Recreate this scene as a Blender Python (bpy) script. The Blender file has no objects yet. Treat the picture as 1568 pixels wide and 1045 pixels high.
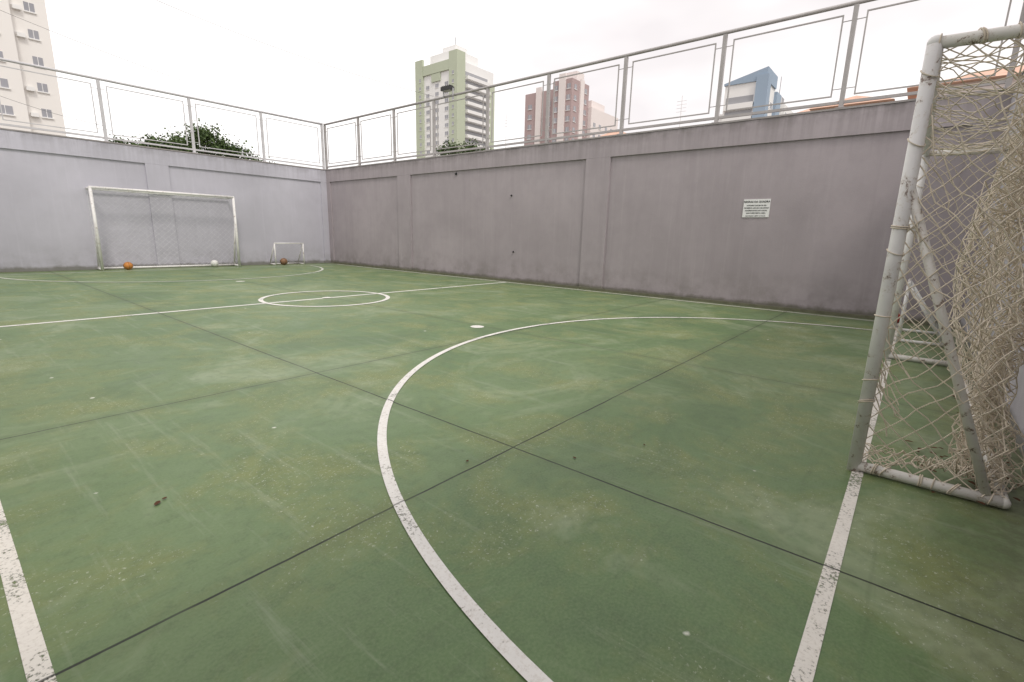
import bpy, math, random
from mathutils import Vector, Matrix, noise
random.seed(7)
D=bpy.data; C=bpy.context
scene=C.scene
def link(o): scene.collection.objects.link(o)
# ---------------------------------------------------------------- materials
class NT:
    def __init__(s,name):
        s.m=D.materials.new(name); s.m.use_nodes=True
        s.t=s.m.node_tree; s.b=s.t.nodes['Principled BSDF']; s.out=s.t.nodes['Material Output']
    def n(s,typ,**k):
        x=s.t.nodes.new(typ)
        for a,v in k.items(): setattr(x,a,v)
        return x
    def l(s,a,b): s.t.links.new(a,b)
    def val(s,sock,v):
        if isinstance(v,bpy.types.NodeSocket): s.l(v,sock)
        else: sock.default_value=v
    def coords(s,scale=(1,1,1),rot=(0,0,0)):
        tc=s.n('ShaderNodeTexCoord'); mp=s.n('ShaderNodeMapping')
        mp.inputs['Scale'].default_value=scale; mp.inputs['Rotation'].default_value=rot
        s.l(tc.outputs['Object'],mp.inputs['Vector']); return mp.outputs['Vector']
    def noise(s,vec,scale,detail=4,rough=.55,dist=0):
        x=s.n('ShaderNodeTexNoise'); x.inputs['Scale'].default_value=scale
        x.inputs['Detail'].default_value=detail; x.inputs['Roughness'].default_value=rough
        x.inputs['Distortion'].default_value=dist
        s.l(vec,x.inputs['Vector']); return x.outputs['Fac']
    def ramp(s,fac,a,b,ca=0.0,cb=1.0):
        x=s.n('ShaderNodeMapRange'); x.clamp=True
        s.l(fac,x.inputs[0]); x.inputs[1].default_value=a; x.inputs[2].default_value=b
        x.inputs[3].default_value=ca; x.inputs[4].default_value=cb; return x.outputs[0]
    def math(s,op,a,b=0.0,c=0.0):
        x=s.n('ShaderNodeMath',operation=op); s.val(x.inputs[0],a); s.val(x.inputs[1],b); s.val(x.inputs[2],c); return x.outputs[0]
    def mix(s,fac,a,b,mode='MIX'):
        x=s.n('ShaderNodeMix',data_type='RGBA',blend_type=mode)
        s.val(x.inputs[0],fac)
        for i,v in ((6,a),(7,b)):
            if isinstance(v,bpy.types.NodeSocket): s.l(v,x.inputs[i])
            else: x.inputs[i].default_value=(*v,1)
        return x.outputs[2]
    def bump(s,h,strength,dist):
        x=s.n('ShaderNodeBump'); x.inputs['Strength'].default_value=strength; x.inputs['Distance'].default_value=dist
        s.l(h,x.inputs['Height']); s.l(x.outputs[0],s.b.inputs['Normal'])
    def fin(s,col,rough=.6,spec=.4,metal=0):
        if isinstance(col,bpy.types.NodeSocket): s.l(col,s.b.inputs['Base Color'])
        else: s.b.inputs['Base Color'].default_value=(*col,1)
        s.val(s.b.inputs['Roughness'],rough); s.b.inputs['Specular IOR Level'].default_value=spec
        s.b.inputs['Metallic'].default_value=metal
        return s.m
def simple(name,col,rough=.6,var=.12,scale=3,spec=.4,metal=0):
    t=NT(name); v=t.coords(); f=t.noise(v,scale,2)
    c=t.mix(f,tuple(x*(1-var) for x in col),tuple(min(1,x*(1+var)) for x in col))
    return t.fin(c,rough,spec,metal)
def joint_mask(t,wobble=True):
    """saw-cut control joints of the slab at fixed court coordinates"""
    v=t.coords(); sep=t.n('ShaderNodeSeparateXYZ'); t.l(v,sep.inputs[0])
    nn=t.noise(v,2.2,3,.7)
    wob=t.math('MULTIPLY',t.math('SUBTRACT',nn,.5),.014)
    br=t.ramp(nn,.35,.52,.7,1)
    X,Y=sep.outputs[0],sep.outputs[1]
    def line(co,pos,w,s):
        d=t.math('ABSOLUTE',t.math('ADD',t.math('SUBTRACT',co,pos),wob))
        return t.ramp(d,w*.5,w,s,0)
    res=None
    for co,pos,w,s in ((X,1.888,.0065,1),(X,4.35,.006,.65),(X,6.85,.005,.4),(Y,1.518,.0065,1),(Y,3.564,.006,.95),(Y,5.75,.006,.2),(Y,9.9,.007,.3),(Y,12.6,.007,.3)):
        r=line(co,pos,w,s); res=r if res is None else t.math('MAXIMUM',res,r)
    halo=None
    for co,pos in ((X,1.888),(Y,1.518),(Y,3.564),(X,4.35)):
        r=line(co,pos,.08,1); halo=r if halo is None else t.math('MAXIMUM',halo,r)
    return t.math('MULTIPLY',res,br),halo,v,X,Y
# court floor
t=NT('court_green_paint')
j,halo,v,X,Y=joint_mask(t)
n1=t.noise(v,.33,3,.6,.5); n2=t.noise(v,1.5,5,.68,.4); n3=t.noise(v,15,4,.72); n4=t.noise(v,95,2,.6)
n5=t.noise(v,.8,5,.72,1.0)
c=t.mix(t.ramp(n1,.38,.62),(.108,.180,.068),(.155,.222,.100))
c=t.mix(t.math('MULTIPLY',t.ramp(n2,.46,.63),.72),c,(.205,.225,.078))       # olive / yellow stains
c=t.mix(t.math('MULTIPLY',t.ramp(n5,.52,.66),.62),c,(.295,.345,.215)) # chalky wear
c=t.mix(t.math('MULTIPLY',t.ramp(n5,.47,.36),.55),c,(.072,.128,.052)) # darker damp patches
c=t.mix(t.math('MULTIPLY',t.ramp(n3,.49,.68),.42),c,(.072,.112,.045))
c=t.mix(t.math('MULTIPLY',t.ramp(n4,.35,.75),.30),c,(.235,.30,.165))
vs=t.coords((8,.6,1),(0,0,.55)); st=t.noise(vs,1.2,5,.75)
c=t.mix(t.math('MULTIPLY',t.ramp(st,.56,.72),.34),c,(.36,.40,.29))
vs=t.coords((.7,10,1),(0,0,.25)); st=t.noise(vs,1.1,4,.75)
c=t.mix(t.math('MULTIPLY',t.ramp(st,.58,.72),.28),c,(.070,.10,.045))
sp=t.math('MULTIPLY',t.ramp(t.noise(v,60,4,.78),.585,.635),t.ramp(n2,.48,.58))
c=t.mix(t.math('MULTIPLY',sp,.75),c,(.50,.54,.42))
vo=t.n('ShaderNodeTexVoronoi'); vo.inputs['Scale'].default_value=2.3; t.l(v,vo.inputs['Vector'])
dv_=t.math('ADD',vo.outputs['Distance'],t.math('MULTIPLY',n3,.05))
c=t.mix(t.math('MULTIPLY',t.ramp(dv_,.048,.062,1,0),.9),c,(.68,.68,.60))
vo2=t.n('ShaderNodeTexVoronoi'); vo2.inputs['Scale'].default_value=1.1; t.l(v,vo2.inputs['Vector'])
dv2=t.math('ADD',vo2.outputs['Distance'],t.math('MULTIPLY',n3,.04))
c=t.mix(t.math('MULTIPLY',t.ramp(dv2,.026,.036,1,0),.8),c,(.05,.045,.03))
c=t.mix(t.math('MULTIPLY',halo,t.math('MULTIPLY',n2,.40)),c,(.085,.115,.05))
e=t.math('ADD',t.math('MAXIMUM',t.ramp(X,8.70,9.2),t.ramp(Y,15.4,15.95)),t.ramp(Y,-.10,-.62))
c=t.mix(t.math('MULTIPLY',t.math('MULTIPLY',e,t.ramp(n3,.22,.55)),.75),c,(.085,.08,.045))
c=t.mix(t.math('MULTIPLY',j,.97),c,(.014,.017,.011))
t.bump(t.math('SUBTRACT',t.math('MULTIPLY',n3,.5),j),.3,.004)
M_floor=t.fin(c,t.ramp(n2,.3,.7,.38,.58),.36)
def line_mat(name,lo,hi,tint=(.82,.80,.76)):
    t=NT(name); j,halo,v,X,Y=joint_mask(t)
    n=t.noise(v,75,5,.72); big=t.noise(v,3.1,4,.65)
    c=t.mix(t.ramp(big,.35,.7),tint,tuple(x*.86 for x in tint))
    c=t.mix(t.math('MULTIPLY',t.ramp(n,.48,.62),.30),c,(.46,.40,.32))
    c=t.mix(t.math('MULTIPLY',j,.9),c,(.03,.03,.025))
    m=t.fin(c,.55,.35)
    tr=t.n('ShaderNodeBsdfTransparent'); ms=t.n('ShaderNodeMixShader')
    thr=t.math('ADD',n,t.math('MULTIPLY',t.math('SUBTRACT',big,.5),.85))
    t.l(t.ramp(thr,lo,hi),ms.inputs[0]); t.l(t.b.outputs[0],ms.inputs[1]); t.l(tr.outputs[0],ms.inputs[2]); t.l(ms.outputs[0],t.out.inputs[0])
    return m
M_line=line_mat('line_paint_white',.62,.76)
M_lineworn=line_mat('line_paint_worn',.56,.69,(.82,.78,.71))
M_lineold=line_mat('line_paint_far',.58,.80,(.66,.67,.60))
def wall_mat(name,base,dirt=1.0):
    t=NT(name); v=t.coords(); sep=t.n('ShaderNodeSeparateXYZ'); t.l(v,sep.inputs[0]); Z=sep.outputs[2]
    a=t.noise(v,.55,4,.6,.3); b=t.noise(v,3.2,4,.68)
    s=t.noise(t.coords((2.2,2.2,.16)),1.6,4,.7); s2=t.noise(t.coords((9,9,.35)),1.3,4,.7)
    c=t.mix(t.ramp(a,.3,.7),tuple(x*.88 for x in base),tuple(x*1.07 for x in base))
    c=t.mix(t.math('MULTIPLY',t.ramp(b,.45,.70),.25*dirt),c,tuple(x*.76 for x in base))
    c=t.mix(t.math('MULTIPLY',t.ramp(s,.5,.70),.28*dirt),c,tuple(x*.72 for x in base))
    c=t.mix(t.math('MULTIPLY',t.ramp(s2,.55,.75),.26),c,tuple(min(1,x*1.25) for x in base))
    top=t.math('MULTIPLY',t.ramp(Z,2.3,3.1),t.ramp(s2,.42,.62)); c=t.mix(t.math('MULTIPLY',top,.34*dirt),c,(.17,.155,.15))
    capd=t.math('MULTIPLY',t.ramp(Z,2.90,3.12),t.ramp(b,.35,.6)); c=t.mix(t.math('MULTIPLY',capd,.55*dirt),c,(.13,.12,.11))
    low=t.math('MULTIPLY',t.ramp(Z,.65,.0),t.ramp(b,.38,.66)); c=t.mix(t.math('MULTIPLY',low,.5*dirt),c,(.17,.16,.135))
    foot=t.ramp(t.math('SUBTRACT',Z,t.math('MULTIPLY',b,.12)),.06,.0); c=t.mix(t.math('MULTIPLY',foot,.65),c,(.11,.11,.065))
    t.bump(t.math('ADD',t.noise(v,110,2,.7),t.math('MULTIPLY',b,1.5)),.35,.006)
    return t.fin(c,.85,.2)
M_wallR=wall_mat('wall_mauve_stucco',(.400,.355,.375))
M_wallF=wall_mat('wall_lilac_lit_stucco',(.530,.515,.575),.6)  # far wall's brighter, bluer light put into a lighter lilac base
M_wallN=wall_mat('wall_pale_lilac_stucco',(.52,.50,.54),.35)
M_cap=simple('wall_cap_concrete',(.31,.285,.28),.9,.3,6)
def rust_mat(name,base,thr,amount=.8,rough=.4):
    t=NT(name); v=t.coords(); n=t.noise(v,19,5,.78,.4); n2=t.noise(v,4,3,.6)
    c=t.mix(t.ramp(n2,.35,.7),base,tuple(x*.84 for x in base))
    k=t.math('ADD',n,t.math('MULTIPLY',t.math('SUBTRACT',n2,.5),.25))
    c=t.mix(t.math('MULTIPLY',t.ramp(k,thr-.07,thr),.25),c,(.42,.30,.18))
    c=t.mix(t.math('MULTIPLY',t.ramp(k,thr,thr+.04),amount),c,(.11,.055,.03))
    t.bump(n,.25,.002); return t.fin(c,rough,.45)
M_goal=rust_mat('goal_white_enamel',(.84,.82,.80),.62)
M_goal2=rust_mat('goal_white_enamel_dirty',(.78,.75,.70),.59)
M_rail=rust_mat('railing_grey_enamel',(.42,.395,.39),.66,.6,.45)
M_railL=rust_mat('railing_light_enamel',(.60,.585,.60),.68,.5,.45)
M_cord=simple('net_cord_nylon',(.74,.65,.53),.85,.3,30)
M_cordw=simple('net_cord_white',(.72,.72,.74),.85,.1,30)
M_dark=simple('dark_plastic',(.03,.03,.032),.5)
M_lens=simple('lamp_lens',(.45,.47,.48),.15)
M_steel=simple('galvanised_steel',(.45,.45,.45),.4,.1,8,.5,.3)
M_leaf=simple('dry_leaf_brown',(.10,.05,.03),.9,.4,20,.1)
M_orange=simple('ball_orange_rubber',(.55,.22,.05),.5,.15,10)
M_brown=simple('ball_brown_rubber',(.24,.13,.07),.5,.2,10)
M_ballw=simple('ball_white_leather',(.70,.69,.66),.45)
M_red=simple('ball_red_rubber',(.50,.03,.025),.4)
M_sign=simple('sign_white_plate',(.80,.80,.79),.35,.03)
M_ink=simple('sign_ink',(.03,.03,.03),.6)
M_asph=simple('ground_dirt',(.16,.14,.11),.95,.3,.2)
# ---------------------------------------------------------------- mesh builder
class MB:
    def __init__(s): s.v=[];s.f=[];s.mi=[];s.sm=[]
    def face(s,pts,m=0,sm=False):
        i=len(s.v); s.v+= [tuple(p) for p in pts]; s.f.append(list(range(i,i+len(pts)))); s.mi.append(m); s.sm.append(sm)
    def box(s,a,b,m=0):
        x0,y0,z0=a;x1,y1,z1=b;i=len(s.v)
        s.v+=[(x0,y0,z0),(x1,y0,z0),(x1,y1,z0),(x0,y1,z0),(x0,y0,z1),(x1,y0,z1),(x1,y1,z1),(x0,y1,z1)]
        for q in ((0,3,2,1),(4,5,6,7),(0,1,5,4),(1,2,6,5),(2,3,7,6),(3,0,4,7)):
            s.f.append([i+k for k in q]); s.mi.append(m); s.sm.append(False)
    def tube(s,p0,p1,r,m=0,seg=14,r1=None,cap=True):
        p0=Vector(p0);p1=Vector(p1);d=(p1-p0).normalized(); r1=r if r1 is None else r1
        a=d.orthogonal().normalized(); b=d.cross(a); i=len(s.v)
        for p,rr in ((p0,r),(p1,r1)):
            for k in range(seg):
                t=2*math.pi*k/seg; s.v.append(tuple(p+(a*math.cos(t)+b*math.sin(t))*rr))
        for k in range(seg):
            k2=(k+1)%seg; s.f.append([i+k,i+k2,i+seg+k2,i+seg+k]); s.mi.append(m); s.sm.append(True)
        if cap:
            s.f.append([i+k for k in range(seg)][::-1]); s.mi.append(m); s.sm.append(False)
            s.f.append([i+seg+k for k in range(seg)]); s.mi.append(m); s.sm.append(False)
    def sphere(s,c,r,m=0,seg=14,rings=9,sz=1):
        i=len(s.v)
        for a in range(rings+1):
            ph=math.pi*a/rings
            for k in range(seg):
                t=2*math.pi*k/seg; s.v.append((c[0]+r*math.sin(ph)*math.cos(t),c[1]+r*math.sin(ph)*math.sin(t),c[2]+r*sz*math.cos(ph)))
        for a in range(rings):
            for k in range(seg):
                k2=(k+1)%seg; s.f.append([i+a*seg+k,i+(a+1)*seg+k,i+(a+1)*seg+k2,i+a*seg+k2]); s.mi.append(m); s.sm.append(True)
    def obj(s,name,mats,parent=None):
        me=D.meshes.new(name); me.from_pydata(s.v,[],s.f)
        for m in mats: me.materials.append(m)
        me.polygons.foreach_set('material_index',s.mi); me.polygons.foreach_set('use_smooth',s.sm); me.update()
        o=D.objects.new(name,me); link(o)
        if parent: o.parent=parent
        return o
def empty(name):
    o=D.objects.new(name,None); link(o); return o
# ---------------------------------------------------------------- court geometry constants (metres)
XW,YF,YN,XL=9.209,15.911,-.62,-1.5
ZT,ZR=3.10,4.57
REC=.04
mb=MB(); mb.face([(-1500,-1500,-.02),(1500,-1500,-.02),(1500,1500,-.02),(-1500,1500,-.02)]); mb.obj('ground',[M_asph])
mb=MB(); mb.face([(XL-.05,YN-.05,0),(XW+.1,YN-.05,0),(XW+.1,YF+.1,0),(XL-.05,YF+.1,0)]); mb.obj('court_floor',[M_floor])
def ring(mb,cx,cy,r,w,a0,a1,n,z,m=0):
    for k in range(n):
        t0=math.radians(a0+(a1-a0)*k/n); t1=math.radians(a0+(a1-a0)*(k+1)/n)
        P=[]
        for t,rr in ((t0,r-w/2),(t0,r+w/2),(t1,r+w/2),(t1,r-w/2)): P.append((cx+rr*math.cos(t),cy+rr*math.sin(t),z))
        mb.face(P,m)
mb=MB()
z=.002;w=.048
XS,XS2=.035,8.98
YG,YG2=.06,15.10
def rect(x0,y0,x1,y1,m=0,zz=z): mb.face([(x0,y0,zz),(x1,y0,zz),(x1,y1,zz),(x0,y1,zz)],m)
rect(XS-w/2,YG-w/2,XS+w/2,YG2+w/2,1)
rect(XS2-w/2,YG-w/2,XS2+w/2,YG2+w/2,0)
rect(XS+w/2,YG-w/2,XS2-w/2,YG+w/2,1)
rect(XS+w/2,YG2-w/2,XS2-w/2,YG2+w/2,2)
rect(XS+w/2,7.575-.035,XS2-w/2,7.575+.035,0)
ring(mb,4.39,.04,3.58,.050,3,177,128,.005,0)
ring(mb,4.4,15.10,3.52,.06,183,357,96,.005,2)
ring(mb,4.28,7.575,1.0,.07,0,360,64,.005,0)
def disc(cx,cy,r,m,zz): mb.face([(cx+r*math.cos(k*math.pi/12),cy+r*math.sin(k*math.pi/12),zz) for k in range(24)],m)
disc(4.28,7.575,.08,0,.008); disc(4.27,4.06,.085,0,.002); disc(4.3,11.1,.09,2,.002)
mb.obj('court_line_markings',[M_line,M_lineworn,M_lineold])
# ---------------------------------------------------------------- walls
mb=MB()
mb.box((XW+REC,YN-.2,-.1),(XW+.24,YF+.24,ZT))
mb.box((XW,YN,2.72),(XW+REC+.01,YF+REC,ZT-.003))
for y0,y1 in ((15.70,YF+REC),(11.44,12.04),(5.09,5.66),(-.62,-.30)): mb.box((XW,y0,-.1),(XW+REC+.01,y1,2.718))
mb.box((XW-.012,YN,ZT+.001),(XW+.26,YF+.26,ZT+.03),1)
mb.obj('long_court_wall',[M_wallR,M_cap])
mb=MB()
mb.box((XL-.2,YF+REC,-.1),(XW+REC-.001,YF+.24,ZT))
mb.box((XL,YF,2.71),(XW-.001,YF+REC+.01,ZT-.003))
for x0,x1 in ((9.0,XW-.001),(4.10,4.62),(-1.5,-1.0)): mb.box((x0,YF,-.1),(x1,YF+REC+.01,2.708))
mb.box((XL-.2,YF-.012,ZT+.001),(XW-.014,YF+.26,ZT+.03),1)
mb.obj('far_court_wall',[M_wallF,M_cap])
mb=MB()
mb.box((XL-.2,YN-.2,-.1),(XW+REC-.001,YN,ZT)); mb.box((XL-.2,YN-.22,ZT+.001),(XW-.014,YN+.012,ZT+.03),1)
mb.obj('near_court_wall',[M_wallN,M_cap])
mb=MB()
mb.box((XL-.2,YN+.001,-.1),(XL,YF+REC-.001,ZT)); mb.box((XL-.22,YN+.014,ZT+.001),(XL+.012,YF-.014,ZT+.03),1)
mb.obj('side_court_wall',[M_wallF,M_cap])
mb=MB(); mb.box((XW-.035,-.28,0),(XW+.001,YF-.25,.045)); mb.obj('concrete_kerb',[simple('kerb_concrete',(.15,.15,.10),.9,.4,7)])
# ---------------------------------------------------------------- railings
def railing(name,posts,fixed,axis,mat):
    root=empty(name)
    def P(a,z,o=0): return (fixed+o,a,z) if axis=='Y' else (a,fixed+o,z)
    def bar(mb,a0,a1,z0,z1,t,o=0):
        lo=P(a0,z0,-t/2+o); hi=P(a1,z1,t/2+o)
        mb.box(tuple(min(p,q) for p,q in zip(lo,hi)),tuple(max(p,q) for p,q in zip(lo,hi)))
    zb=ZT+.03
    mb=MB()
    for a in posts:
        bar(mb,a-.03,a+.03,zb,ZR-.03,.06); bar(mb,a-.06,a+.06,zb,zb+.012,.14)
    mb.obj('posts',[mat],root)
    mb=MB(); mb.tube(P(posts[0]-.03,ZR),P(posts[-1]+.03,ZR),.03)
    mb.obj('top_rail',[mat],root)
    mb=MB(); mf=MB()
    for a,b in zip(posts[:-1],posts[1:]):
        bar(mb,a+.03,b-.03,zb+.07,zb+.11,.04)
        g=.11; i0,i1=a+.03+g,b-.03-g; z0,z1=zb+.18,ZR-.13; th=.019
        bar(mf,i0,i1,z0,z0+th,th); bar(mf,i0,i1,z1-th,z1,th)
        bar(mf,i0,i0+th,z0+th,z1-th,th); bar(mf,i1-th,i1,z0+th,z1-th,th)
        for zz in (z0+.10,z1-.10):
            bar(mf,a+.03,i0,zz,zz+.010,.010); bar(mf,i1,b-.03,zz,zz+.010,.010)
    mb.obj('bottom_rail',[mat],root); mf.obj('inner_frames',[mat],root)
    return root
railing('metal_railing',[-.56,1.25,3.09,4.93,6.76,8.56,10.50,12.22,14.02,15.97],XW+.08,'Y',M_rail)
railing('metal_railing',[-1.55,-.45,1.46,3.38,5.31,7.22,9.19],YF+.08,'X',M_railL)
railing('metal_railing',[-1.55,.2,2.0,3.8,5.6,7.4,9.19],YN-.1,'X',M_rail)
railing('metal_railing',[-.4,1.5,3.4,5.3,7.2,9.1,11,12.9,14.8,15.8],XL-.1,'Y',M_rail)
# ---------------------------------------------------------------- goals
def net_curve(name,panels,r,mat,parent,amp,step):
    cu=D.curves.new(name,'CURVE'); cu.dimensions='3D'; cu.bevel_depth=r; cu.bevel_resolution=0
    cu.materials.append(mat)
    def add(pts):
        if len(pts)<2: return
        s=cu.splines.new('POLY'); s.points.add(len(pts)-1)
        for p,q in zip(s.points,pts): p.co=(*q,1)
    for S,LU,LV,cell in panels:
        nu=max(2,round(LU/cell)); nv=max(2,round(LV/cell))
        for sg in (1,-1):
            rng=range(0,nu+nv+1) if sg==1 else range(-nv,nu+1)
            for c in rng:
                pts=[]
                for k in range(nv*step+1):
                    vv=k/step; uu=c-vv if sg==1 else c+vv
                    if -1e-6<=uu<=nu+1e-6:
                        p=Vector(S(uu/nu,vv/nv)); e=min(uu,nu-uu,vv,nv-vv)
                        kf=min(1,e/1.5)
                        nz=noise.noise_vector(p*3.1)*amp*kf+noise.noise_vector(p*9)*amp*.4*kf
                        pts.append(p+nz)
                add(pts)
    o=D.objects.new(name,cu); link(o); o.parent=parent
    return cu,add
def big_goal(name,x0,x1,yf,depth,sgn,h,rp,mat,mat2,cord,cr,cell,amp,loose):
    root=empty(name); yb=yf+sgn*depth
    mb=MB()
    for x in (x0,x1):
        mb.tube((x,yf,0),(x,yf,h-.02),rp,seg=20); mb.sphere((x,yf,h-.012),rp*1.02)
    mb.obj('goal_posts',[mat],root)
    mb=MB(); mb.tube((x0,yf,h-.012),(x1,yf,h-.012),rp*.99,seg=20); mb.obj('crossbar',[mat],root)
    mb=MB()
    for x in (x0,x1):
        mb.tube((x,yf,h-.014),(x,yb,h-.03),rp*.85); mb.sphere((x,yb,h-.03),rp*.86)
        mb.tube((x,yf,.030),(x,yb,.030),rp*.85); mb.sphere((x,yb,.030),rp*.86)
        mb.tube((x,yf,1.40),(x,yb-sgn*.06,.05),rp*.66)
    mb.obj('side_frames',[mat2 if loose else mat],root)
    mb=MB(); mb.tube((x0,yb,.030),(x1,yb,.030),rp*.8); mb.tube((x0,yb,h-.03),(x1,yb,h-.03),rp*.6); mb.obj('rear_bars',[mat2],root)
    W=x1-x0
    def side(x,dirn):
        def S(u,v):
            y=yf+sgn*(depth*u*(1-.18*math.sin(v*math.pi))+.01); zz=.05+(h-.09)*(1-v)
            return (x+dirn*.05*math.sin(u*math.pi)*math.sin(v*math.pi),y,zz)
        return S
    def back(u,v):
        sag=(.16 if loose else .05)*math.sin(math.pi*v)*(.6+.4*math.sin(u*9))
        return (x0+W*u,yb-sgn*sag,.04+(h-.08)*(1-v)-.05*math.sin(math.pi*u*3)**2*(1-v))
    def roof(u,v): return (x0+W*u,yf+sgn*depth*v,h-.02-.10*math.sin(math.pi*u)*math.sin(math.pi*v)-.01*math.sin(u*40))
    panels=[(side(x0,-1),depth,h,cell),(side(x1,1),depth,h,cell),(back,W,h,cell),(roof,W,depth,cell)]
    cu,add=net_curve('goal_net',panels,cr,cord,root,amp,3 if loose else 2)
    if loose:
        rnd=random.Random(4)
        # slack folds of netting: the same diamond mesh gathered into pleats near the rear corner
        def fold(xa,xb,ya,yb_,zt,zb,ph,cells_u,cells_v):
            def F(u,v):
                gather=1-.55*math.sin(v*math.pi*.9)
                um=.5+(u-.5)*gather
                x=xa+(xb-xa)*um+.05*math.sin(u*14+ph)
                y=ya+(yb_-ya)*um+.05*math.cos(u*17+ph*2+v*3)+.05*math.sin(v*6+ph)
                return (x,y,zt+(zb-zt)*v+.03*math.sin(u*11+ph))
            for sg in (1,-1):
                rng=range(0,cells_u+cells_v+1) if sg==1 else range(-cells_v,cells_u+1)
                for c in rng:
                    pts=[]
                    for k in range(cells_v*2+1):
                        vv=k/2; uu=c-vv if sg==1 else c+vv
                        if 0<=uu<=cells_u:
                            p=Vector(F(uu/cells_u,vv/cells_v)); pts.append(p+noise.noise_vector(p*6+Vector((ph,0,0)))*.05)
                    add(pts)
        fold(x0+.00,x0+.55,yb+.22,yb+.04,h-.05,.10,.3,9,20)
        fold(x0+.03,x0+.40,yb+.13,yb+.02,h-.10,.06,2.1,9,22)
        fold(x0+.05,x0+.9,yb+.25,yb+.10,h-.03,.45,4.4,9,15)
        fold(x0+.01,x0+.22,yb+.12,yb+.02,.95,.05,5.6,8,11)
        for k in range(9):
            ph=rnd.random()*6; pts=[]
            for i in range(30):
                f=i/29; p=Vector((x0+.02+.16*abs(math.sin(f*6+ph)),yf+sgn*(.03+f*(depth-.03)),.03+.05*abs(math.sin(f*9+ph))+.10*f*rnd.random()))
                pts.append(p+noise.noise_vector(p*7+Vector((k,0,0)))*.03)
            add(pts)
        for (p0,p1,rr,turns) in (((x0,yf,.15),(x0,yf,h-.05),rp+.004,7),((x0,yf,h-.01),(x0,yb,h-.03),rp*.85+.004,6),((x0,yf,.034),(x0,yb,.034),rp*.85+.004,6),((x1,yf,.1),(x1,yf,h-.05),rp+.004,6)):
            p0=Vector(p0);p1=Vector(p1);d=(p1-p0).normalized();a=d.orthogonal().normalized();b=d.cross(a)
            for k in range(turns):
                c=p0.lerp(p1,(k+rnd.random()*.9)/turns); tl=rnd.uniform(-.7,.7)
                for rep in range(rnd.choice((1,2))): add([c+(a*math.cos(q*.7)+b*math.sin(q*.7))*rr+d*(tl*rr*math.cos(q*.7)+rep*.008) for q in range(10)])
        for k in range(14):
            p=Vector((x0,yf,rnd.uniform(.3,h))); pts=[p+Vector((rnd.uniform(-.02,.02),sgn*.03,0))]
            for i in range(6): pts.append(pts[-1]+Vector((rnd.uniform(-.02,.02),sgn*rnd.uniform(.0,.03),-rnd.uniform(.01,.05))))
            add(pts)
    return root
big_goal('football_goal',2.86,6.08,.08,.54,-1,1.968,.029,M_goal,M_goal2,M_cord,.0029,.115,.055,True)
big_goal('football_goal',2.82,6.0,15.45,.42,1,1.99,.034,M_goal,M_goal,M_cordw,.0016,.15,.02,False)
def mini_goal(x0,x1,yf,sgn,h=.68,d=.4):
    root=empty('mini_goal'); r=.019; yb=yf+sgn*d; mb=MB()
    mb.tube((x0,yf,0),(x0,yf,h),r); mb.tube((x1,yf,0),(x1,yf,h),r); mb.tube((x0-r,yf,h),(x1+r,yf,h),r); mb.obj('goal_frame',[M_goal],root)
    mb=MB()
    for x in (x0,x1):
        mb.tube((x,yf,.024),(x,yb,.024),r*.9); mb.tube((x,yf,h),(x,yb,.05),r*.8)
    mb.tube((x0,yb,.024),(x1,yb,.024),r*.9); mb.obj('rear_frame',[M_goal],root)
    def back(u,v): return (x0+(x1-x0)*u,yf+sgn*d*v,h-(h-.04)*v-.03*math.sin(math.pi*v))
    net_curve('goal_net',[(back,x1-x0,.78,.11)],.0017,M_cordw,root,.015,2)
mini_goal(7.10,8.02,15.50,1); mini_goal(7.25,8.2,.02,-1)
# ---------------------------------------------------------------- balls
def ball(name,c,r,m,seam):
    root=empty(name); mb=MB(); mb.sphere(c,r,0,24,16); mb.obj('ball_skin',[m],root)
    mb=MB()
    if seam=='basket':
        for ax in range(3):
            for k in range(32):
                a=2*math.pi*k/32;b=2*math.pi*(k+1)/32
                def q(t):
                    u=[0,0,0];u[(ax+1)%3]=math.cos(t)*r;u[(ax+2)%3]=math.sin(t)*r
                    vv=Vector(u); vv.rotate(Matrix.Rotation(.5,3,'X').to_euler()); return Vector(c)+vv
                mb.tube(q(a),q(b),.003,seg=5,cap=False)
        mb.obj('seams',[M_dark],root)
    else:
        g=(1+5**.5)/2
        for vtx in [(0,s1,s2*g) for s1 in(1,-1) for s2 in(1,-1)]+[(s1,s2*g,0) for s1 in(1,-1) for s2 in(1,-1)]+[(s2*g,0,s1) for s1 in(1,-1) for s2 in(1,-1)]:
            n=Vector(vtx).normalized(); a=n.orthogonal().normalized(); b=n.cross(a)
            mb.face([Vector(c)+(n*1.0+ (a*math.cos(k*1.2566)+b*math.sin(k*1.2566))*.36).normalized()*r*1.012 for k in range(5)],0)
        mb.obj('dark_panels',[M_dark],root)
    return root
ball('orange_ball',(3.35,15.50,.10),.10,M_orange,'basket')
ball('soccer_ball',(5.38,15.58,.10),.10,M_ballw,'soccer')
ball('basketball',(7.36,15.52,.11),.11,M_brown,'basket')
ball('red_ball',(8.60,.16,.12),.12,M_red,'basket')
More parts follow.
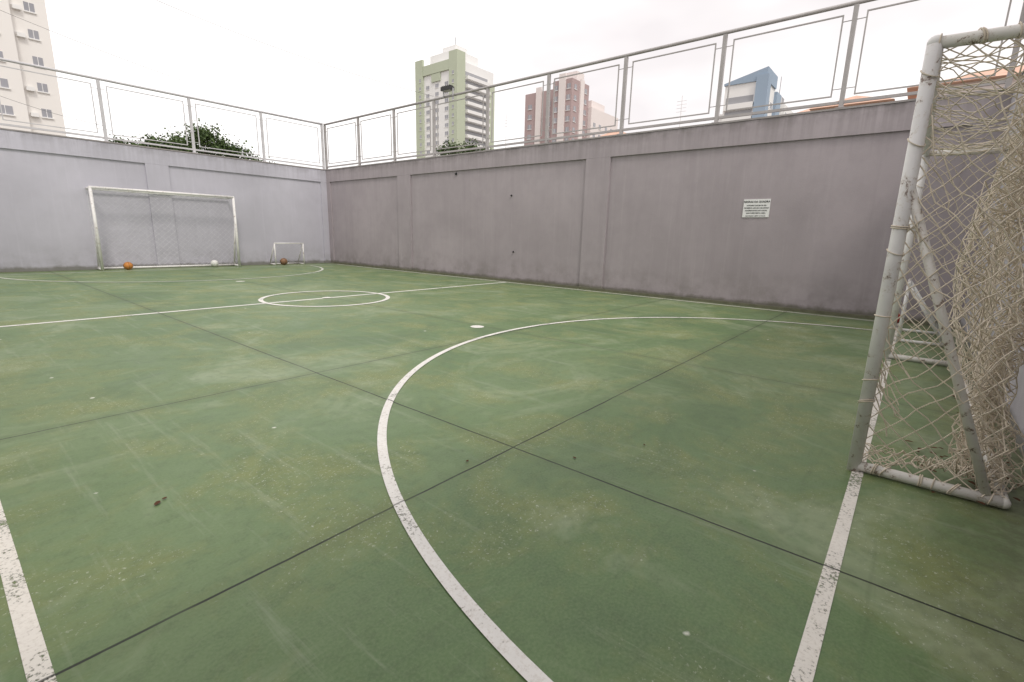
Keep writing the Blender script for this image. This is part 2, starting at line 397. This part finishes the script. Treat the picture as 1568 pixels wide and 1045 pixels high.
# ---------------------------------------------------------------- sign on long wall
root=empty('rules_sign'); mb=MB(); mb.box((XW+REC-.012,2.035,1.525),(XW+REC+.002,2.455,1.825)); mb.obj('plate',[M_sign],root)
def text(s,y,z,size,parent,bold=0):
    cu=D.curves.new('lettering','FONT'); cu.body=s; cu.size=size; cu.align_x='CENTER'; cu.offset=bold; cu.extrude=.0005
    cu.materials.append(M_ink); o=D.objects.new('lettering',cu); link(o)
    o.matrix_world=Matrix(((0,0,-1,XW+REC-.014),(-1,0,0,y),(0,1,0,z),(0,0,0,1))); o.parent=parent
text('REGRAS DA QUADRA',2.245,1.768,.042,root,.0012)
for i,s in enumerate(['HORARIO DAS 8h AS 22h','PROIBIDO USO DE CALCADOS','INADEQUADOS NO LOCAL','NAO FUME NESTA AREA']):
    text(s,2.245,1.712-i*.042,.028,root,.0007)
text('MANTENHA LIMPO O LOCAL',2.245,1.540,.024,root,.0004)
for (y,zz,s) in ((9.6,2.64,.05),(7.70,2.04,.03),(7.60,.72,.03)):
    mb=MB(); mb.box((XW+REC-.03,y-s/2,zz-s/2),(XW+REC+.002,y+s/2,zz+s/2)); mb.tube((XW+REC-.045,y,zz),(XW+REC-.03,y,zz),s*.35)
    mb.tube((XW+REC-.006,y,zz+s/2),(XW+REC-.006,y,zz+s),.006); mb.obj('wall_hook',[M_dark])
root=empty('floodlight'); mb=MB()
fx,fy,fz=XW+.02,9.88,ZR+.10
mb.box((fx-.12,fy-.16,fz),(fx+.06,fy+.16,fz+.09)); 
for k in range(5): mb.box((fx-.10,fy-.14+k*.065,fz+.09),(fx+.04,fy-.125+k*.065,fz+.115))
mb.obj('housing',[M_dark],root)
mb=MB(); mb.face([(fx-.11,fy-.15,fz-.004),(fx+.05,fy-.15,fz-.004),(fx+.05,fy+.15,fz-.004),(fx-.11,fy+.15,fz-.004)]); mb.obj('lens',[M_lens],root)
mb=MB(); mb.box((fx-.02,fy-.18,ZR-.03),(fx+.02,fy-.165,fz+.05)); mb.box((fx-.02,fy+.165,ZR-.03),(fx+.02,fy+.18,fz+.05)); mb.obj('bracket',[M_steel],root)
M_cable=simple('cable_grey',(.62,.60,.60),.7)
M_cabled=simple('cable_dark',(.22,.21,.21),.7)
cu=D.curves.new('net_cable','CURVE'); cu.dimensions='3D'; cu.bevel_depth=.004; cu.materials.append(M_cabled)
def cable(a,b,sag,n=24):
    s=cu.splines.new('POLY'); s.points.add(n); a=Vector(a);b=Vector(b)
    for i in range(n+1):
        f=i/n; p=a.lerp(b,f)-Vector((0,0,sag*4*f*(1-f))); s.points[i].co=(*p,1)
cable((XW+.08,15.97,4.6),(-1.4,15.97,6.4),.35); cable((XW+.08,10.5,4.65),(2,15.97,7.2),.3)
cable((3.4,15.97,3.5),(-1.4,15.97,5.2),.35)
o=D.objects.new('net_support_cables',cu); link(o)
# ---------------------------------------------------------------- leaves on floor
mb=MB(); rnd=random.Random(3)
def leaf(x,y,s,a,zz=.009,curl=.25):
    pts=[]
    for k in range(8):
        t=2*math.pi*k/8; rx=s*math.cos(t)*(1+.25*rnd.random()); ry=s*.5*math.sin(t)*(1+.5*rnd.random())
        pts.append((x+rx*math.cos(a)-ry*math.sin(a),y+rx*math.sin(a)+ry*math.cos(a),zz+abs(ry)*curl+.001*rnd.random()))
    mb.face(pts)
for x,y,s in ((2.0,1.2,.010),(1.60,1.58,.009),(.47,2.25,.016),(.50,2.27,.010),(2.4,1.0,.008)): leaf(x,y,s,rnd.random()*6,.006,.03)
for k in range(45): leaf(rnd.uniform(2.78,3.5),rnd.uniform(-.6,-.1),rnd.uniform(.006,.020),rnd.random()*6,.009+rnd.random()*.015)
for k in range(40): leaf(rnd.uniform(3,9.1),rnd.uniform(-.6,-.35),rnd.uniform(.008,.02),rnd.random()*6)
for k in range(30): leaf(XW-.06-rnd.random()**2*.3,rnd.uniform(0,15.5),rnd.uniform(.006,.018),rnd.random()*6)
mb.obj('fallen_leaves',[M_leaf])
# ---------------------------------------------------------------- buildings
M_glassp=simple('window_glass_pale',(.32,.32,.35),.25,.3,.15,.5)
M_cream=simple('render_cream',(.84,.81,.78),.85,.05,.12)
M_white=simple('render_white',(.82,.81,.80),.85,.05,.12)
M_green=simple('render_green',(.49,.53,.41),.85,.07,.12)  # green lifted paler, distance haze put into the colour
M_brick=simple('render_brown_pink',(.43,.325,.32),.85,.1,.12)  # lightened too, haze over the far tower painted into its base
M_pink=simple('render_pink',(.78,.71,.69),.85,.06,.12)
M_blue=simple('render_blue',(.32,.40,.50),.8,.08,.12)
M_tile=simple('roof_terracotta',(.66,.42,.32),.85,.25,1.5)
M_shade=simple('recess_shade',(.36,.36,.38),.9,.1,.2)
def facade_boxes(mb,face,x,y,a0,a1,z0,z1,fl,cols,ww,wh,m,frame=None):
    n=int((z1-z0)/fl)
    for i in range(n):
        zc=z0+fl*(i+.5)
        for c in cols:
            ac=a0+(a1-a0)*c
            if face=='X': mb.box((x-.03,ac-ww/2,zc-wh/2),(x+.2,ac+ww/2,zc+wh/2),m)
            else: mb.box((ac-ww/2,y-.03,zc-wh/2),(ac+ww/2,y+.2,zc+wh/2),m)
            if frame is not None:
                if face=='X':
                    mb.box((x-.16,ac-ww/2-.1,zc-wh/2-.14),(x+.1,ac+ww/2+.1,zc-wh/2-.001),frame); mb.box((x-.05,ac-.03,zc-wh/2),(x-.031,ac+.03,zc+wh/2),frame)
                else:
                    mb.box((ac-ww/2-.1,y-.16,zc-wh/2-.14),(ac+ww/2+.1,y+.1,zc-wh/2-.001),frame); mb.box((ac-.03,y-.05,zc-wh/2),(ac+.03,y-.031,zc+wh/2),frame)
def balconies(mb,face,x,y,a0,a1,z0,z1,fl,out,mslab,mdark):
    n=int((z1-z0)/fl)
    for i in range(n):
        zb=z0+fl*i
        if face=='X':
            mb.box((x-out,a0,zb),(x+.1,a1,zb+1.15),mslab); mb.box((x-.04,a0+.2,zb+1.16),(x+.1,a1-.2,zb+fl-.15),mdark)
        else:
            mb.box((a0,y-out,zb),(a1,y+.1,zb+1.15),mslab); mb.box((a0+.2,y-.04,zb+1.16),(a1-.2,y+.1,zb+fl-.15),mdark)
root=empty('green_white_tower'); x0,y0,x1,y1,H=139,144,159.5,167.5,68
mb=MB(); mb.box((x0,y0,0),(x1,y1,H-3),0)
mb.box((x0-.8,y1-4.6,0),(x0+.1,y1-.2,H),1)
mb.box((x0-.8,y0-.8,0),(x0+3.6,y0+3.6,H),1)
mb.box((x0-.6,y0+3.7,H-6),(x0+.1,y1-4.7,H-2.5),1)
mb.box((x0-.5,y0+9,H-9),(x0+.1,y0+14,H-6.1),1)
mb.box((x1-3,y0-.7,0),(x1+.1,y0+2,H-8),1)
mb.box((x0+3,y0+4,H-3),(x1-5,y1-5,H+2),0); mb.box((x0+6,y0+7,H+2),(x1-8,y1-9,H+5),0)
mb.box((x0+7,y0+8,H+5),(x0+7.2,y0+8.2,H+8),2)
mb.obj('walls',[M_white,M_green,M_shade],root)
mb=MB()
facade_boxes(mb,'X',x0,y0,y0+3.7,y1-4.7,2,H-8,3,(.14,.5,.86),1.9,1.4,0,1)
facade_boxes(mb,'X',x0-.8,y0,y1-4.6,y1-.2,2,H-5,3,(.35,),1.0,1.2,0,1)
facade_boxes(mb,'X',x0-.8,y0,y0-.8,y0+3.6,2,H-5,3,(.5,),1.0,1.2,0,1)
mb.obj('windows',[M_glassp,M_white],root)
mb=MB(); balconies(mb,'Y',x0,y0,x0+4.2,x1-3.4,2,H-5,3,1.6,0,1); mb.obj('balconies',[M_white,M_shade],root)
root=empty('brown_pink_tower'); mb=MB()
mb.box((128,91,0),(140,102,44),1); mb.box((125,82.8,0),(134.2,89.4,45),0); mb.box((134.3,81.6,0),(151,92,39),2); mb.box((129,84,45),(133,88,48),2)
mb.box((124.6,84.9,0),(125.1,87.1,46.5),2); mb.box((138,84,39),(146,90,42),2)
mb.box((129,82.4,0),(131,82.9,45.5),2)
mb.box((127.6,95.6,0),(128.1,97.6,45.2),2)
mb.obj('walls',[M_brick,M_brick,M_pink],root)
mb=MB()
facade_boxes(mb,'X',125,0,82.8,89.4,1,45,2.9,(.17,.83),1.3,1.3,0,1)
facade_boxes(mb,'Y',0,82.8,125,134.2,1,45,2.9,(.2,.8),1.3,1.3,0,1)
facade_boxes(mb,'X',128,0,91,102,1,44,2.9,(.18,.82),1.5,1.3,0,1)
facade_boxes(mb,'Y',0,81.6,134.3,151,1,38,2.9,(.12,.32,.55,.75,.92),1.3,1.2,0,1)
mb.obj('windows',[M_glassp,M_white],root)
root=empty('blue_white_tower'); mb=MB(); xa,ya,xb,yb,H=114,29.0,137,36.8,33.0
mb.box((xa,ya,0),(xb-8,yb,H),0)
mb.box((xb-7.9,ya-.8,0),(xb+2,yb-2,H-1.5),0)
mb.box((xa-.7,ya-.7,0),(xa+1.6,ya+1.6,H+1.0),1)
mb.box((xa+8,ya-.6,0),(xa+12,ya+1,H-.5),1)
i=len(mb.v)
mb.v+=[(xa-.3,ya-.3,H),(xa+8,ya-.3,H),(xa+8,yb+.2,H),(xa-.3,yb+.2,H),(xa-.3,ya-.3,H+2.4),(xa+8,ya-.3,H+2.4),(xa+8,yb+.2,H+.4),(xa-.3,yb+.2,H+.4)]
for q in ((0,3,2,1),(4,5,6,7),(0,1,5,4),(1,2,6,5),(2,3,7,6),(3,0,4,7)): mb.f.append([i+k for k in q]); mb.mi.append(1); mb.sm.append(False)
mb.box((xb-4,ya+1,H-1.5),(xb-1,ya+3,H+1.2),2)
mb.box((xa+4,yb+.01,0),(xa+14,yb+1.9,H-4.5),0)
mb.tube((xb-2,ya+2,H+1),(xb-2,ya+2,H+6),.08,2)
mb.obj('walls',[M_white,M_blue,M_shade],root)
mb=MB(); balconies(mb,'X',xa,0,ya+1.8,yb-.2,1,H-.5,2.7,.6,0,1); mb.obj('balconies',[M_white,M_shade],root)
mb=MB(); facade_boxes(mb,'Y',0,ya,xa+2,xa+8,1,H,2.7,(.3,.75),1.6,1.3,0,1); facade_boxes(mb,'Y',0,ya-.8,xb-7.9,xb+2,1,H-2,2.7,(.2,.5,.8),1.5,1.3,0,1)
mb.obj('windows',[M_glassp,M_white],root)
root=empty('cream_apartment_block'); mb=MB()
mb.box((-25,85,0),(14.0,100,52),0); mb.box((6.9,84.2,0),(10.7,85.1,52),0); mb.box((-9,84.2,0),(-3,85.1,52),0)
mb.obj('walls',[M_cream],root)
mb=MB()
for col,ww in ((12.5,.9),(5.6,1.3),(2.6,.8),(-.4,1.3),(-12,1.3),(-16,1.3),(-21,1.3)):
    facade_boxes(mb,'Y',0,85,col,col,.8+(.0 if ww>1 else .4),51,2.9,(0,),ww,.95,0,1)
for col in (8.8,-6): facade_boxes(mb,'Y',0,84.2,col,col,.8,51,2.9,(0,),1.3,.95,0,1)
mb.obj('windows',[M_glassp,M_white],root)
mb=MB()
for i in range(17):
    for cx in (12.5,8.8): 
        if (i*7+int(cx))%3: mb.box((cx-1.5,(85 if cx>12 else 84.2)-.45,2.0+i*2.9),(cx-.8,(85 if cx>12 else 84.2)-.001,2.45+i*2.9))
mb.obj('air_conditioners',[M_white],root)
def house(x0,y0,x1,y1,h,rh,mat):
    root=empty('terracotta_roof_house'); mb=MB(); mb.box((x0,y0,0),(x1,y1,h)); mb.obj('walls',[mat],root)
    mb=MB(); o=.5; r=min(x1-x0,y1-y0)/2
    if y1-y0>x1-x0: A=((x0+x1)/2,y0+r,h+rh);B=((x0+x1)/2,y1-r,h+rh)
    else: A=(x0+r,(y0+y1)/2,h+rh);B=(x1-r,(y0+y1)/2,h+rh)
    a,b,c,d=(x0-o,y0-o,h),(x1+o,y0-o,h),(x1+o,y1+o,h),(x0-o,y1+o,h)
    if y1-y0>x1-x0: mb.face([a,b,A]);mb.face([b,c,B,A]);mb.face([c,d,B]);mb.face([d,a,A,B])
    else: mb.face([a,b,B,A]);mb.face([b,c,B]);mb.face([c,d,A,B]);mb.face([d,a,A])
    mb.face([d,c,b,a]); mb.obj('tiled_roof',[M_tile],root)
    mb=MB(); facade_boxes(mb,'X',x0,0,y0,y1,h-3.2,h-.2,3,(.25,.7),1.2,1.2,0,1); mb.obj('windows',[M_glassp,M_white],root)
house(36,2.8,42,5.9,9.0,.9,M_cream); house(37,-7,43,1.4,9.7,1.2,M_pink); house(60,8,70,12.3,13.9,1.3,M_cream); house(95,50,110,56,21.5,2,M_pink)
# ---------------------------------------------------------------- trees
def foliage_mat(name,a,b):
    t=NT(name); v=t.coords(); c=t.mix(t.ramp(t.noise(v,1.3,2,.6),.35,.65),a,b)
    oi=t.noise(v,9,1,.5); c=t.mix(t.ramp(oi,.4,.7),c,tuple(x*1.4 for x in b)); return t.fin(c,.6,.3)
M_f1=foliage_mat('foliage_green',(.04,.07,.022),(.08,.12,.04))
M_bark=simple('bark',(.10,.075,.055),.9,.3,6)
def tree(name,base,trunk_h,clumps,nleaf,ls,seed):
    rnd=random.Random(seed); root=empty(name); b=Vector(base); mb=MB()
    top=b+Vector((rnd.uniform(-.2,.2),rnd.uniform(-.2,.2),trunk_h)); mb.tube(b,top,.20,seg=10,r1=.13)
    for c,r in clumps:
        c=Vector(c); mid=top.lerp(c,.5)+Vector((0,0,-.15)); mb.tube(top,mid,.09,seg=7,r1=.06); mb.tube(mid,c,.06,seg=7,r1=.02)
        for k in range(7):
            q=c+Vector((rnd.gauss(0,1),rnd.gauss(0,1),rnd.gauss(0,.7))).normalized()*r*.9; mb.tube(mid.lerp(c,.7),q,.018,seg=5,r1=.006)
    mb.obj('trunk_and_limbs',[M_bark],root)
    mb=MB(); tot=sum(r**2 for _,r in clumps)
    for c,r in clumps:
        c=Vector(c)
        ns=int(nleaf*r*r/tot/9)
        for k in range(ns):
            d=Vector((rnd.gauss(0,1),rnd.gauss(0,1),rnd.gauss(0,.8))).normalized(); rr=r*(rnd.random()**.5)*(1.05+1.4*noise.noise(d*3+c))
            p=c+Vector((d.x*rr,d.y*rr,d.z*rr*.85))
            for q in range(9):
                o=p+Vector((rnd.gauss(0,1),rnd.gauss(0,1),rnd.gauss(0,1)))*ls*1.0
                a=Vector((rnd.gauss(0,1),rnd.gauss(0,1),rnd.gauss(0,.6))).normalized()*ls*rnd.uniform(.6,1.2); n=a.orthogonal(); n.rotate(Matrix.Rotation(rnd.random()*6,3,a).to_euler()); n=n.normalized()*a.length*.42
                mb.face([o,o+a*.5+n,o+a,o+a*.5-n])
    mb.obj('foliage_crown',[M_f1],root)
tree('leafy_tree',(10.2,28,0),3.0,[((9.7,28,5.45),.6),((10.5,28.2,5.1),.6),((9.1,28.2,4.95),.55),((11.1,28,4.85),.55),((11.9,28,4.4),.55),((8.4,27.8,4.8),.5),((7.7,28,4.8),.45),((7.0,28,4.45),.42),((6.4,28,4.6),.28),((10,29,4.4),.9),((12.8,28,4.05),.35),((7.9,28,4.15),.7),((6.7,28,4.1),.5)],17000,.12,1)
tree('leafy_tree',(28,28,0),4.5,[((27.2,28.6,7.4),.6),((28.4,27.9,7.5),.6),((29.3,27.2,7.3),.5),((28,28.2,6.8),.8),((26.4,29,7.2),.4)],5000,.14,2)
mb=MB(); mb.tube((62,25,0),(62,25,18.2),.04); 
for k in range(4): mb.tube((62,25-.6,16.4+k*.4),(62,25.6,16.4+k*.4),.018)
mb.obj('antenna_mast',[M_cable])
mb=MB(); mb.tube((70,60,0),(70,60,22),.05)
for k in range(3): mb.tube((70,59.4,20+k*.5),(70,60.6,20+k*.5),.02)
mb.obj('antenna_mast',[M_cable])
# ---------------------------------------------------------------- light
sunaz=math.radians(205); el=math.radians(52)
w=D.worlds.new('World'); scene.world=w; w.use_nodes=True; nt=w.node_tree; N=nt.nodes; L=nt.links
bg=N['Background']; sky=N.new('ShaderNodeTexSky'); sky.sky_type='NISHITA'; sky.sun_disc=False; sky.sun_elevation=el; sky.sun_rotation=sunaz
hs=N.new('ShaderNodeHueSaturation'); hs.inputs['Saturation'].default_value=.15; hs.inputs['Value'].default_value=1.0; L.new(sky.outputs[0],hs.inputs['Color'])
tc=N.new('ShaderNodeTexCoord'); mp=N.new('ShaderNodeMapping'); mp.inputs['Scale'].default_value=(1,1,2.5); L.new(tc.outputs['Generated'],mp.inputs[0])
nz=N.new('ShaderNodeTexNoise'); nz.inputs['Scale'].default_value=1.6; nz.inputs['Detail'].default_value=4; L.new(mp.outputs[0],nz.inputs['Vector'])
mr=N.new('ShaderNodeMapRange'); mr.inputs[1].default_value=.32; mr.inputs[2].default_value=.62; L.new(nz.outputs['Fac'],mr.inputs[0])
cr=N.new('ShaderNodeMix'); cr.data_type='RGBA'; L.new(mr.outputs[0],cr.inputs[0]); cr.inputs[6].default_value=(7.9,7.45,7.5,1); cr.inputs[7].default_value=(11.2,10.9,10.7,1)
mx=N.new('ShaderNodeMix'); mx.data_type='RGBA'; mx.inputs[0].default_value=.88; L.new(hs.outputs[0],mx.inputs[6]); L.new(cr.outputs[2],mx.inputs[7])
L.new(mx.outputs[2],bg.inputs['Color']); bg.inputs['Strength'].default_value=.13
sd=D.lights.new('sun','SUN'); sd.energy=1.4; sd.angle=math.radians(12); sd.color=(1,.95,.88); so=D.objects.new('sun',sd); link(so)
dv=Vector((math.sin(sunaz)*math.cos(el),math.cos(sunaz)*math.cos(el),math.sin(el))); so.rotation_euler=dv.to_track_quat('Z','Y').to_euler(); so.location=dv*50
# ---------------------------------------------------------------- camera
cam=D.cameras.new('camera'); co=D.objects.new('camera',cam); link(co); scene.camera=co
r=Vector((.63777,-.7698,.02561)).normalized(); f=Vector((.75563,.6189,-.21445)); f=(f-r*f.dot(r)).normalized(); u=r.cross(f)
co.matrix_world=Matrix(((r.x,u.x,-f.x,0),(r.y,u.y,-f.y,0),(r.z,u.z,-f.z,1.12),(0,0,0,1)))
cam.sensor_width=36; cam.lens=738.6/1568*36; cam.clip_start=.03; cam.clip_end=4000
scene.view_settings.view_transform='Standard'; scene.view_settings.look='None'; scene.view_settings.exposure=0
